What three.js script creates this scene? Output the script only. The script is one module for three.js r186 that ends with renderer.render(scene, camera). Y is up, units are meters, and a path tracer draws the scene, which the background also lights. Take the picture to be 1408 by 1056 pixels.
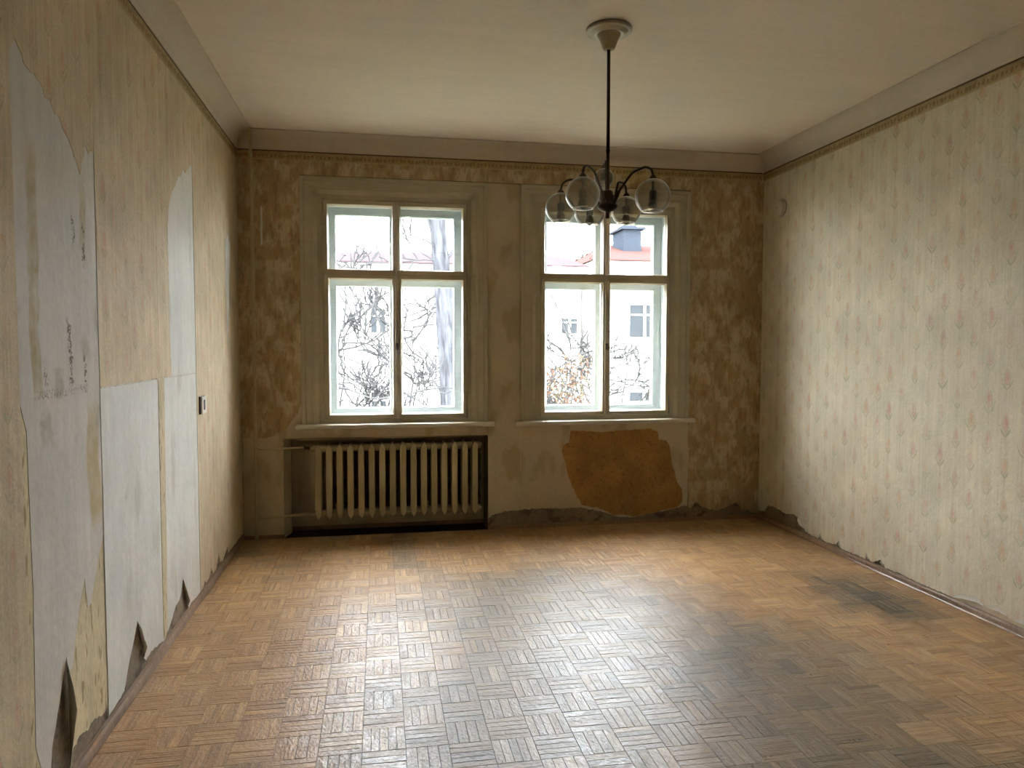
import * as THREE from 'three';
import { mergeGeometries } from 'three/addons/utils/BufferGeometryUtils.js';
import { RoundedBoxGeometry } from 'three/addons/geometries/RoundedBoxGeometry.js';

// ------------------------------------------------------------------ camera, sky, exposure
const scene = new THREE.Scene();
const camera = new THREE.PerspectiveCamera(55.27, 1408 / 1056, 0.05, 300);
camera.position.set(1.024, 1.452, 5.72);
camera.rotation.set(-0.0506, -0.1792, 0.0013, 'YXZ');
camera.updateMatrixWorld(true);
// an even overcast sky; it lights the room through the two windows
scene.background = new THREE.Color(0.91, 0.955, 1.02);
scene.backgroundIntensity = 12.0;
// the sun behind an even cloud cover: a faint, very wide source ahead of the windows
const sun = new THREE.DirectionalLight(0xf4f8ff, 1.6);
sun.position.set(-4, 16, -22); sun.target.position.set(2.1, 1, 2); sun.name = 'overcast_sun';
sun.castShadow = true; sun.shadow.radius = 170; sun.shadow.mapSize.set(2048, 2048);
Object.assign(sun.shadow.camera, { left: -16, right: 16, top: 14, bottom: -14, near: 1, far: 60 });
scene.add(sun, sun.target);
const renderer = new THREE.WebGLRenderer({ antialias: true });
renderer.toneMapping = THREE.LinearToneMapping;
renderer.toneMappingExposure = 4.2;
renderer.shadowMap.enabled = true;

// ------------------------------------------------------------------ helpers
const W = 4.197, D = 6.5, HC = 2.9, H = 3.02;
let seed = 12345;
function rnd() { seed = (seed + 0x6d2b79f5) | 0; let t = Math.imul(seed ^ (seed >>> 15), 1 | seed); t = (t + Math.imul(t ^ (t >>> 7), 61 | t)) ^ t; return ((t ^ (t >>> 14)) >>> 0) / 4294967296; }
const rr = (a, b) => a + (b - a) * rnd();
const clamp = (x, a = 0, b = 1) => Math.min(b, Math.max(a, x));
const sstep = (a, b, x) => { const t = clamp((x - a) / (b - a)); return t * t * (3 - 2 * t); };
const lerp = (a, b, t) => a + (b - a) * t;
const lin = (c) => { c /= 255; return c <= 0.04045 ? c / 12.92 : Math.pow((c + 0.055) / 1.055, 2.4); };

const used = {};
function numbered(name) { const n = used[name] ?? 0; used[name] = n + 1; return n ? `${name}_${String(n).padStart(3, '0')}` : name; }
function mesh(name, geo, mat, parent = null) {
  const m = new THREE.Mesh(geo, mat); m.name = parent ? name : numbered(name); m.castShadow = m.receiveShadow = true;
  (parent || scene).add(m); return m;
}
function group(name, parent = null) { const g = new THREE.Group(); g.name = parent ? name : numbered(name); (parent || scene).add(g); return g; }
function tag(o, label, category, grp) { o.userData.label = label; if (category) o.userData.category = category; if (grp) o.userData.group = grp; return o; }
function struct(o, label) { o.userData.kind = 'structure'; if (label) o.userData.label = label; return o; }
function merge(list) { return mergeGeometries(list.map((g) => { const n = g.index ? g.toNonIndexed() : g; for (const k of Object.keys(n.attributes)) if (!['position', 'normal', 'uv', 'color'].includes(k)) n.deleteAttribute(k); return n; })); }
function box(x0, x1, y0, y1, z0, z1, r = 0) {
  const w = x1 - x0, h = y1 - y0, d = z1 - z0;
  const g = r ? new RoundedBoxGeometry(w, h, d, 2, Math.min(r, w / 2.01, h / 2.01, d / 2.01)) : new THREE.BoxGeometry(w, h, d);
  g.translate((x0 + x1) / 2, (y0 + y1) / 2, (z0 + z1) / 2);
  return metreUV(g);
}
function metreUV(g0) { // uv in metres by the dominant direction of each face
  const g = g0.index ? g0.toNonIndexed() : g0, p = g.attributes.position, uv = new Float32Array(p.count * 2);
  const a = new THREE.Vector3(), b = new THREE.Vector3(), c = new THREE.Vector3();
  for (let i = 0; i < p.count; i += 3) {
    a.fromBufferAttribute(p, i); b.fromBufferAttribute(p, i + 1); c.fromBufferAttribute(p, i + 2);
    const n = b.clone().sub(a).cross(c.clone().sub(a)), ax = Math.abs(n.x), ay = Math.abs(n.y), az = Math.abs(n.z);
    for (let k = 0; k < 3; k++) {
      const x = p.getX(i + k), y = p.getY(i + k), z = p.getZ(i + k);
      const [u, v] = ax >= ay && ax >= az ? [z, y] : ay >= az ? [x, z] : [x, y];
      uv[(i + k) * 2] = u; uv[(i + k) * 2 + 1] = v;
    }
  }
  g.setAttribute('uv', new THREE.BufferAttribute(uv, 2));
  return g;
}
function swapUV(g) { const u = g.attributes.uv; for (let i = 0; i < u.count; i++) { const a = u.getX(i); u.setXY(i, u.getY(i), a); } return g; }
function shapeOf(pts) { const s = new THREE.Shape(); pts.forEach(([x, y], i) => (i ? s.lineTo(x, y) : s.moveTo(x, y))); s.closePath(); return s; }
function slab(pts, depth, holes = []) { const s = shapeOf(pts); for (const h of holes) s.holes.push(shapeOf(h)); return new THREE.ExtrudeGeometry(s, { depth, bevelEnabled: false, curveSegments: 8 }); }
// a profile [(outward, forward)] swept round a rectangle with mitred corners; open = without a bottom member
function frameSweep(x0, y0, x1, y1, profile, z = 0, open = false) {
  const paths = profile.map(([o, d]) => {
    const q = [[x0 - o, open ? y0 : y0 - o], [x0 - o, y1 + o], [x1 + o, y1 + o], [x1 + o, open ? y0 : y0 - o]];
    return q.map(([x, y]) => [x, y, z + d]);
  });
  const pos = [], tri = (a, b, c) => pos.push(...a, ...b, ...c), n = open ? 3 : 4, m = profile.length;
  for (let s = 0; s < n; s++) for (let i = 0; i < m; i++) {
    const j = (i + 1) % m, e = (s + 1) % 4;
    const a = paths[i][s], b = paths[j][s], c = paths[j][e], d = paths[i][e];
    tri(a, b, c); tri(a, c, d);
  }
  const g = new THREE.BufferGeometry(); g.setAttribute('position', new THREE.Float32BufferAttribute(pos, 3));
  g.computeVertexNormals();
  return metreUV(g);
}
function tube(pts, r, seg = 24, radial = 10, closed = false) {
  const c = new THREE.CatmullRomCurve3(pts.map((p) => new THREE.Vector3(...p)), closed, 'catmullrom', 0.3);
  return new THREE.TubeGeometry(c, seg, r, radial, closed);
}
function cyl(a, b, ra, rb = ra, radial = 16) {
  const A = new THREE.Vector3(...a), B = new THREE.Vector3(...b), d = B.clone().sub(A), g = new THREE.CylinderGeometry(rb, ra, d.length(), radial);
  g.translate(0, d.length() / 2, 0); g.applyQuaternion(new THREE.Quaternion().setFromUnitVectors(new THREE.Vector3(0, 1, 0), d.normalize())); g.translate(...a);
  return g;
}
const lathe = (pts, seg = 40) => new THREE.LatheGeometry(pts.map(([x, y]) => new THREE.Vector2(x, y)), seg);

// ------------------------------------------------------------------ noise and textures
const h32 = (x, y, s) => { let n = (Math.imul(x, 374761393) + Math.imul(y, 668265263) + Math.imul(s, 1274126177)) | 0; n = Math.imul(n ^ (n >>> 13), 1274126177); return ((n ^ (n >>> 16)) >>> 0) / 4294967296; };
function vnoise(x, y, px, py, s) { // value noise that repeats every px, py cells
  const ix = Math.floor(x), iy = Math.floor(y), fx = x - ix, fy = y - iy, u = fx * fx * (3 - 2 * fx), v = fy * fy * (3 - 2 * fy);
  const m = (a, p) => ((a % p) + p) % p, x0 = m(ix, px), x1 = m(ix + 1, px), y0 = m(iy, py), y1 = m(iy + 1, py);
  return lerp(lerp(h32(x0, y0, s), h32(x1, y0, s), u), lerp(h32(x0, y1, s), h32(x1, y1, s), u), v);
}
// u, v in 0..1 over the tile; cx, cy cells; octaves
function fbm(u, v, cx, cy, oct, s) { let a = 0, w = 0.5, t = 0; for (let i = 0; i < oct; i++) { a += w * vnoise(u * cx, v * cy, cx, cy, s + i * 17); t += w; w *= 0.5; cx *= 2; cy *= 2; } return a / t; }
function texture(w, h, f, srgb, sizeU = 1, sizeV = 1) { // f(u, v) -> [r, g, b] 0..255; repeats every sizeU x sizeV metres
  const d = new Uint8Array(w * h * 4);
  for (let y = 0, o = 0; y < h; y++) for (let x = 0; x < w; x++, o += 4) { const c = f((x + 0.5) / w, (y + 0.5) / h); d[o] = clamp(c[0], 0, 255); d[o + 1] = clamp(c[1], 0, 255); d[o + 2] = clamp(c[2], 0, 255); d[o + 3] = 255; }
  const t = new THREE.DataTexture(d, w, h); t.magFilter = THREE.LinearFilter; t.minFilter = THREE.LinearMipmapLinearFilter; t.generateMipmaps = true;
  t.wrapS = t.wrapT = THREE.RepeatWrapping; t.repeat.set(1 / sizeU, 1 / sizeV); if (srgb) t.colorSpace = THREE.SRGBColorSpace; t.needsUpdate = true;
  return t;
}
const mixc = (a, b, t) => [lerp(a[0], b[0], t), lerp(a[1], b[1], t), lerp(a[2], b[2], t)];
function drawn(w, h, draw) { const c = document.createElement('canvas'); c.width = w; c.height = h; const x = c.getContext('2d'); draw(x, w, h); return x.getImageData(0, 0, w, h).data; }
const std = (o) => new THREE.MeshStandardMaterial({ roughness: 0.85, metalness: 0, ...o });
const phys = (o) => new THREE.MeshPhysicalMaterial({ roughness: 0.85, metalness: 0, ...o });

// --- floral wallpaper: 0.88 m x 1.76 m, eight columns of tulips in half drop
const PW = 880, PH = 1760;
const ink = drawn(PW, PH, (g) => {
  g.clearRect(0, 0, PW, PH);
  const petal = (x, y, w, h, a, col) => { g.save(); g.translate(x, y); g.rotate(a); g.fillStyle = col; g.beginPath(); g.moveTo(0, h / 2); g.bezierCurveTo(-w, h / 6, -w * 0.7, -h / 3, 0, -h / 2); g.bezierCurveTo(w * 0.7, -h / 3, w, h / 6, 0, h / 2); g.fill(); g.restore(); };
  const leaf = (x, y, l, a, col) => { g.save(); g.translate(x, y); g.rotate(a); g.fillStyle = col; g.beginPath(); g.moveTo(0, 0); g.bezierCurveTo(-l * 0.22, -l * 0.4, -l * 0.12, -l * 0.8, 0, -l); g.bezierCurveTo(l * 0.16, -l * 0.7, l * 0.2, -l * 0.3, 0, 0); g.fill(); g.restore(); };
  for (let c = 0; c < 8; c++) {
    const cx = c * 110 + 55;
    // fine broken lines: one through the flowers, two between
    for (let y = 0; y < PH; y += 9) { const q = rnd(); if (q < 0.72) { g.strokeStyle = `rgba(112,104,66,${0.14 + 0.26 * rnd()})`; g.lineWidth = 1.6; g.beginPath(); g.moveTo(cx + rr(-0.8, 0.8), y); g.lineTo(cx + rr(-0.8, 0.8), y + 6); g.stroke(); } }
    for (const dx of [-52, 52]) for (let y = 0; y < PH; y += 7) if (rnd() < 0.6) { g.strokeStyle = `rgba(120,112,74,${0.03 + 0.08 * rnd()})`; g.lineWidth = 2.4; g.beginPath(); g.moveTo(cx + dx + rr(-1, 1), y); g.lineTo(cx + dx + rr(-1, 1), y + 6); g.stroke(); }
    for (let r = 0; r < 8; r++) {
      const y0 = r * 220 + (c % 2 ? 110 : 0) + rr(-10, 10) + 40, k = rr(1.0, 1.2), f = rr(0.6, 1.1), warm = rnd();
      const pink = warm < 0.5 ? `rgba(192,110,92,` : warm < 0.8 ? `rgba(198,136,92,` : `rgba(178,112,110,`, green = `rgba(104,108,56,`, dark = `rgba(92,72,48,`;
      const x = cx + rr(-4, 4);
      g.strokeStyle = green + 0.5 * f + ')'; g.lineWidth = 2; g.beginPath(); g.moveTo(x, y0 + 20 * k); g.quadraticCurveTo(x + rr(-4, 4), y0 + 52 * k, x, y0 + 96 * k); g.stroke();
      g.fillStyle = pink + 0.3 * f + ')'; g.beginPath(); g.moveTo(x, y0 + 34 * k); g.bezierCurveTo(x - 24 * k, y0 + 16 * k, x - 20 * k, y0 - 16 * k, x, y0 - 54 * k); g.bezierCurveTo(x + 20 * k, y0 - 16 * k, x + 24 * k, y0 + 16 * k, x, y0 + 34 * k); g.fill();
      petal(x + rr(-3, 3), y0 - 12 * k, 10 * k, 52 * k, rr(-0.1, 0.1), pink + 0.4 * f + ')');
      for (const s of [-1, 1]) {
        const o = rr(0.9, 1.1); g.lineWidth = rr(1.8, 3);
        g.strokeStyle = dark + 0.42 * f + ')'; g.beginPath(); g.moveTo(x + s * 2, y0 + 30 * k); g.bezierCurveTo(x + s * 27 * k * o, y0 + 12 * k, x + s * 21 * k, y0 - 14 * k, x + s * 3 * k, y0 - 56 * k); g.stroke();
        g.strokeStyle = green + 0.42 * f + ')'; g.beginPath(); g.moveTo(x, y0 + 56 * k); g.bezierCurveTo(x + s * 14 * k, y0 + 46 * k, x + s * 30 * k, y0 + 26 * k, x + s * 33 * k * o, y0 + rr(-6, 6) * k); g.stroke();
        leaf(x + s * 2, y0 + 54 * k, 46 * k, s * rr(0.5, 0.65), green + 0.32 * f + ')');
        g.strokeStyle = pink + 0.5 * f + ')'; g.beginPath(); g.moveTo(x + s * 7 * k, y0 + 14 * k); g.quadraticCurveTo(x + s * 13 * k, y0 - 6 * k, x + s * 4 * k, y0 - 34 * k); g.stroke();
        g.fillStyle = (rnd() < 0.4 ? pink : dark) + 0.4 * f + ')'; g.beginPath(); g.ellipse(x + s * rr(24, 32) * k, y0 + rr(-18, 20) * k, 2.2, 5, s * 0.5, 0, 7); g.fill();
      }
      if (rnd() < 0.5) leaf(x + rr(-6, 6), y0 + 108 * k, 22, rr(-0.7, 0.7), green + 0.35 * f + ')');
    }
  }
});
function paperColor(u, v, s, base, fade, contrast) {
  const x = Math.min(PW - 1, Math.floor(u * PW)), y = Math.min(PH - 1, Math.floor((1 - v) * PH)), o = (y * PW + x) * 4;
  const fibre = fbm(u, v, 88, 10, 2, s + 3) - 0.5, blot = fbm(u, v, 4, 8, 4, s + 5) - 0.5, fine = fbm(u, v, 176, 352, 2, s + 9) - 0.5, streak = fbm(u, v, 22, 2, 3, s + 11) - 0.5;
  const wear = clamp(sstep(0.34, 0.62, fbm(u, v, 16, 32, 3, s + 7)) * 0.55 + 0.45) * fade * (0.72 + 0.56 * h32(x >> 1, y >> 2, s));
  const k = 1 + contrast * (fibre * 0.085 + blot * 0.15 + fine * 0.1 + streak * 0.06);
  let c = [base[0] * k, base[1] * k, base[2] * (k + blot * 0.02)];
  return mixc(c, [ink[o], ink[o + 1], ink[o + 2]], (ink[o + 3] / 255) * wear);
}
const paperTex = texture(PW, PH, (u, v) => paperColor(u, v, 1, [203, 192, 165], 0.72, 0.9), true, 0.88, 1.76);
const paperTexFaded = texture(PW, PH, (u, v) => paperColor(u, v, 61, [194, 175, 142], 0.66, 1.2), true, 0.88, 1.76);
// the same faded paper with brown blotches; they also paint in window wall shade
const paperTexBlotchShade = texture(PW, PH, (u, v) => {
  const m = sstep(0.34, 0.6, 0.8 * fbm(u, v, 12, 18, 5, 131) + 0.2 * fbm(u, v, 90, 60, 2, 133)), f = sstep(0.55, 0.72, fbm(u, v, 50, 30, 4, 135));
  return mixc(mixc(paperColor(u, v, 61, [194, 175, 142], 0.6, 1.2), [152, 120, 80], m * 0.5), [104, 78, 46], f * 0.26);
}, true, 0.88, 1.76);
const wallBump = texture(512, 512, (u, v) => { const b = 255 * (0.6 * fbm(u, v, 3, 3, 5, 31) + 0.4 * fbm(u, v, 40, 40, 3, 33)); return [b, b, b]; }, false, 1.3, 1.3);
// --- stripped lining paper: off white, upright smears
const liningTex = texture(1024, 1024, (u, v) => {
  const a = fbm(u, v, 40, 6, 3, 71) - 0.5, b = fbm(u, v, 5, 5, 4, 73) - 0.5, c = fbm(u, v, 200, 60, 2, 75) - 0.5, st = sstep(0.66, 0.8, fbm(u, v, 10, 5, 4, 77));
  const k = 1 + a * 0.07 + b * 0.09 + c * 0.07; return mixc([206 * k, 203 * k, 194 * k], [176, 168, 150], st * 0.45);
}, true, 1.4, 1.4);
// the widest stripped length, with its own stains: 0.68 m wide (from the left edge of the sheet), 2.4 m high
const stainTex = texture(544, 1920, (u, v) => {
  const x = u * 0.68, y = v * 2.4; // x from the window-side seam towards the camera
  const a = fbm(u, v, 30, 12, 3, 81) - 0.5, b = fbm(u, v, 4, 12, 4, 83) - 0.5, c = fbm(u, v, 120, 120, 2, 85) - 0.5, k = 1 + a * 0.07 + b * 0.09 + c * 0.07;
  let col = [196 * k, 189 * k, 177 * k];
  const n = fbm(u, v, 14, 50, 4, 87), wob = (fbm(u, v, 3, 16, 3, 89) - 0.5) * 0.06;
  const yellow = [158, 136, 84];
  const band = (x0, w, y0, y1) => (1 - sstep(w * 0.55, w, Math.abs(x + wob - x0))) * sstep(y0, y0 + 0.12, y) * (1 - sstep(y1 - 0.15, y1, y));
  col = mixc(col, yellow, clamp(band(0.5, 0.045, 1.25, 2.1) * (0.1 + 1.1 * n) * (0.4 + 1.0 * fbm(u, v, 40, 6, 2, 79)) * 0.75));
  col = mixc(col, yellow, clamp(band(0.115, 0.03, 1.72, 2.08) * (0.2 + n) * 0.6));
  col = mixc(col, [172, 150, 100], clamp(band(0.075, 0.075, 0.75, 1.3) * (0.45 + 0.8 * n) * 0.85));
  col = mixc(col, [150, 136, 112], clamp(sstep(0.55, 0.72, fbm(u, v, 6, 20, 4, 91)) * (1 - sstep(0.1, 0.34, Math.abs(y - 1.36))) * 0.5));
  // mould: dark specks in threads near the cut
  const th = (x0, y0, y1, w) => (1 - sstep(w * 0.3, w, Math.abs(x - x0 + (fbm(u, v, 8, 90, 3, 93) - 0.5) * 0.05))) * sstep(y0, y0 + 0.04, y) * (1 - sstep(y1 - 0.05, y1, y)) * sstep(0.46, 0.62, 0.5 * fbm(u, v, 50, 150, 2, 95) + 0.5 * fbm(u, v, 180, 500, 2, 99));
  const mould = clamp(th(0.255, 1.3, 1.56, 0.022) + th(0.13, 1.29, 1.45, 0.014) + th(0.12, 1.72, 1.9, 0.012) + 0.8 * th(0.21, 1.78, 1.92, 0.014) + 0.6 * th(0.44, 1.28, 1.42, 0.02));
  const row = (1 - sstep(0.008, 0.02, Math.abs(y - 1.302 + (x - 0.3) * 0.01))) * sstep(0.56, 0.66, fbm(u, v, 170, 420, 2, 97)) * sstep(0.08, 0.14, x) * (1 - sstep(0.46, 0.56, x));
  return mixc(col, [74, 60, 40], clamp(mould * 0.85 + row * 0.4));
}, true, 0.68, 2.4);
// --- old yellowed paper that shows under the lining
const oldTex = texture(512, 512, (u, v) => {
  const a = fbm(u, v, 6, 4, 4, 101) - 0.5, b = fbm(u, v, 60, 30, 3, 103) - 0.5, sp = sstep(0.64, 0.74, fbm(u, v, 24, 10, 3, 105));
  const k = 1 + a * 0.2 + b * 0.16; return mixc([196 * k, 180 * k, 142 * k], [132, 110, 74], sp * 0.6);
}, true, 0.55, 0.8);
const tanTex = texture(512, 512, (u, v) => {
  const a = fbm(u, v, 5, 5, 4, 111) - 0.5, b = fbm(u, v, 70, 50, 3, 113) - 0.5, sp = sstep(0.66, 0.74, fbm(u, v, 30, 26, 3, 115)), k = 1 + a * 0.26 + b * 0.16;
  return mixc([160 * k, 120 * k, 68 * k], [96, 68, 36], sp * 0.3);
}, true, 0.7, 0.7);
// --- bare plaster, grey brown
const plasterTex = texture(512, 512, (u, v) => {
  const a = fbm(u, v, 4, 4, 5, 121) - 0.5, b = fbm(u, v, 60, 60, 3, 123) - 0.5, p = sstep(0.62, 0.74, fbm(u, v, 14, 14, 4, 125)), k = 1 + a * 0.3 + b * 0.24;
  return mixc([126 * k, 110 * k, 90 * k], [84, 66, 48], p * 0.6);
}, true, 0.9, 0.9);
const coatTex = texture(512, 512, (u, v) => { // whitewashed wall
  const a = fbm(u, v, 5, 5, 5, 131) - 0.5, b = fbm(u, v, 90, 70, 2, 133) - 0.5, st = sstep(0.58, 0.72, fbm(u, v, 7, 4, 4, 135)), k = 1 + a * 0.1 + b * 0.06;
  return mixc([190 * k, 173 * k, 144 * k], [150, 126, 84], st * 0.35);
}, true, 1.1, 1.1);
const ceilTex = texture(1024, 1024, (u, v) => {
  const a = fbm(u, v, 3, 3, 4, 141) - 0.5, b = fbm(u, v, 130, 130, 2, 143) - 0.5, r = fbm(u, v, 4, 60, 2, 145) - 0.5, k = 1 + a * 0.07 + b * 0.03 + r * 0.03;
  return [222 * k, 208 * k, 190 * k];
}, true, 3, 3);
const paintTex = texture(512, 512, (u, v) => { // old gloss paint on joinery and iron
  const a = fbm(u, v, 6, 6, 4, 151) - 0.5, b = fbm(u, v, 8, 120, 2, 153) - 0.5, k = 1 + a * 0.1 + b * 0.06; return [255 * clamp(k * 0.93), 255 * clamp(k * 0.93), 255 * clamp(k * 0.92)];
}, true, 0.6, 0.6);
// --- wood: grain along u
const woodTex = texture(1024, 512, (u, v) => {
  const w = (fbm(u, v, 3, 12, 3, 161) - 0.5) * 0.08, g = fbm(u, (v + w + 1) % 1, 4, 110, 3, 163) - 0.5, f = fbm(u, v, 24, 260, 2, 165) - 0.5, b = fbm(u, v, 5, 5, 3, 167) - 0.5;
  const pore = sstep(0.62, 0.72, fbm(u, v, 20, 230, 2, 169)), k = 1 + g * 0.28 + f * 0.18 + b * 0.16 - pore * 0.07;
  return [232 * k, 226 * k, 218 * k];
}, true, 1.0, 0.5);
const floorRough = texture(1024, 1024, (u, v) => {
  const a = fbm(u, v, 6, 6, 4, 171), b = fbm(u, v, 70, 70, 3, 173), s = fbm(u, v, 160, 20, 2, 175), r = 255 * clamp(0.13 + 0.28 * a + 0.2 * b + 0.08 * s);
  return [r, r, r];
}, false, 1.2, 1.2);
const floorBump = texture(1024, 1024, (u, v) => { const b = 255 * clamp(0.5 * fbm(u, v, 40, 60, 3, 181) + 0.5 * fbm(u, v, 12, 14, 3, 183)); return [b, b, b]; }, false, 0.5, 0.5);
const borderTex = texture(1024, 64, (u, v) => {
  const n = fbm(u, v, 60, 6, 3, 191) - 0.5, x = (u * 22) % 1, y = v;
  let c = [166 + n * 40, 144 + n * 40, 104 + n * 34];
  const d1 = Math.hypot((x - 0.3) * 1.0, (y - 0.42) * 0.9), d2 = Math.hypot((x - 0.75) * 1.6, (y - 0.4) * 1.1);
  c = mixc(c, [118, 72, 40], (1 - sstep(0.15, 0.22, d1 + n * 0.12)) * 0.4); c = mixc(c, [98, 78, 40], (1 - sstep(0.14, 0.22, d2 + n * 0.15)) * 0.4);
  if (y > 0.84) c = mixc(c, [80, 58, 34], 0.75 * sstep(0.84, 0.88, y)); if (y < 0.1) c = mixc(c, [196, 178, 134], 0.6);
  return c;
}, true, 1.3, 0.075);

const M = {
  paper: std({ map: paperTex, bumpMap: wallBump, bumpScale: 0.006, roughness: 0.82 }),
  paperFaded: std({ map: paperTexFaded, bumpMap: wallBump, bumpScale: 0.006, roughness: 0.82 }),
  paperBack: std({ map: liningTex, color: 0xf4eee0, side: THREE.DoubleSide }),
  paperBlotchShade: std({ map: paperTexBlotchShade, bumpMap: wallBump, bumpScale: 0.006, roughness: 0.82 }),
  lining: std({ map: liningTex, bumpMap: wallBump, bumpScale: 0.004, roughness: 0.75 }),
  stained: std({ map: stainTex, bumpMap: wallBump, bumpScale: 0.005, roughness: 0.8 }),
  old: std({ map: oldTex, bumpMap: wallBump, bumpScale: 0.006, roughness: 0.9 }),
  tan: std({ map: tanTex, bumpMap: wallBump, bumpScale: 0.006, roughness: 0.9 }),
  plaster: std({ map: plasterTex, bumpMap: wallBump, bumpScale: 0.012, roughness: 0.95 }),
  coat: std({ map: coatTex, bumpMap: wallBump, bumpScale: 0.006, roughness: 0.8 }),
  ceiling: std({ map: ceilTex, bumpMap: wallBump, bumpScale: 0.004, roughness: 0.9 }),
  cornice: std({ map: ceilTex, color: 0xe6e4e2, roughness: 0.85 }),
  border: std({ map: borderTex, roughness: 0.85 }),
  joinery: std({ map: paintTex, color: 0xc2b49a, roughness: 0.42 }),
  outerJoinery: std({ map: paintTex, color: 0xb0b8b8, roughness: 0.45 }),
  sill: std({ map: paintTex, color: 0xd0c6b2, roughness: 0.38 }),
  iron: std({ map: paintTex, color: 0xcdb994, roughness: 0.42 }),
  pipe: std({ map: paintTex, color: 0xc6b28e, roughness: 0.42 }),
  brassDull: std({ color: 0x5e5240, metalness: 0.7, roughness: 0.45 }),
  bronze: std({ color: 0x3a2c1e, metalness: 0.75, roughness: 0.38 }),
  enamel: std({ map: paintTex, color: 0xb8a98c, roughness: 0.35 }),
  bakelite: std({ color: 0x241a12, roughness: 0.35 }),
  plastic: std({ color: 0xcfc6b4, roughness: 0.4 }),
  cap: std({ color: 0xbfb5a2, roughness: 0.45 }),
  pane: phys({ color: 0xfcfdfd, transmission: 1, thickness: 0, roughness: 0.0, ior: 1.5 }),
  globe: phys({ color: 0xcdc4b4, transmission: 1, thickness: 0, roughness: 0.36, ior: 1.5 }),
  rim: phys({ color: 0xf2eee6, transmission: 1, thickness: 0.006, roughness: 0.05, ior: 1.5 }),
  bulb: phys({ color: 0x9c9488, transmission: 0.8, thickness: 0, roughness: 0.5, ior: 1.45 }),
  socket: std({ color: 0x2c2620, roughness: 0.5 }),
  skirt: std({ map: woodTex, color: 0x9c8064, roughness: 0.5 }),
  bead: std({ map: woodTex, color: 0x8c6c4c, roughness: 0.28 }),
  subfloor: std({ color: 0x17100a, roughness: 1 }),
  strip: phys({ map: woodTex, vertexColors: true, specularIntensity: 0.8, roughness: 1.0, roughnessMap: floorRough, bumpMap: floorBump, bumpScale: 0.0045 }),
};

M.rearDark = std({ map: woodTex, color: 0x6a5138, roughness: 0.6 });  // unseen rear wall, dark wood added to cut bounce onto the window wall


// ------------------------------------------------------------------ room shell
// windows: inner pane columns, shared by both
const WIN = [0, 1.678].map((dx) => ({ dx, x0: 0.558 + dx, x1: 1.755 + dx, y0: 0.863, y1: 2.61 }));
const rectPts = (x0, x1, y0, y1) => [[x0, y0], [x1, y0], [x1, y1], [x0, y1]];
const wallBack = struct(group('wall_back'), 'window wall with two windows and a radiator niche');
{
  const outer = rectPts(-0.2, W + 0.2, -0.3, H + 0.2);
  const front = slab([[-0.2, -0.3], [0.31, -0.3], [0.31, 0.752], [1.867, 0.752], [1.867, -0.3], [W + 0.2, -0.3], [W + 0.2, H + 0.2], [-0.2, H + 0.2]], 0.16, WIN.map((w) => rectPts(w.x0, w.x1, w.y0 - 0.035, w.y1)));
  front.translate(0, 0, -0.16);
  const mid = slab([[-0.2, -0.3], [0.34, -0.3], [0.34, 0.752], [1.867, 0.752], [1.867, -0.3], [W + 0.2, -0.3], [W + 0.2, H + 0.2], [-0.2, H + 0.2]], 0.08, WIN.map((w) => rectPts(0.625 + w.dx, 1.69 + w.dx, 0.9, 2.545))); mid.translate(0, 0, -0.24);
  const rear = slab(outer, 0.18, WIN.map((w) => rectPts(0.625 + w.dx, 1.69 + w.dx, 0.9, 2.545))); rear.translate(0, 0, -0.42);
  mesh('masonry', merge([front, mid, rear]), M.plaster, wallBack);
  // whitewashed lining of the niche: back and the splayed left reveal; darker plaster bared to add shade behind radiator
  const nb = slab(rectPts(0.34, 1.867, 0.03, 0.752), 0.003, [torn([[0.55, 0.16], [1.84, 0.16], [1.84, 0.67], [0.55, 0.67], [0.55, 0.16]], 0.006, 0.03).slice(0, -1)]); nb.translate(0, 0, -0.24); mesh('niche_lining', nb, M.coat, wallBack);
  const sp = new THREE.ExtrudeGeometry(shapeOf([[0.31, 0.0], [0.31, 0.156], [0.345, 0.156]]), { depth: 0.752, bevelEnabled: false }); sp.rotateX(-Math.PI / 2); mesh('niche_reveal', sp, M.coat, wallBack);
}
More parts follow.
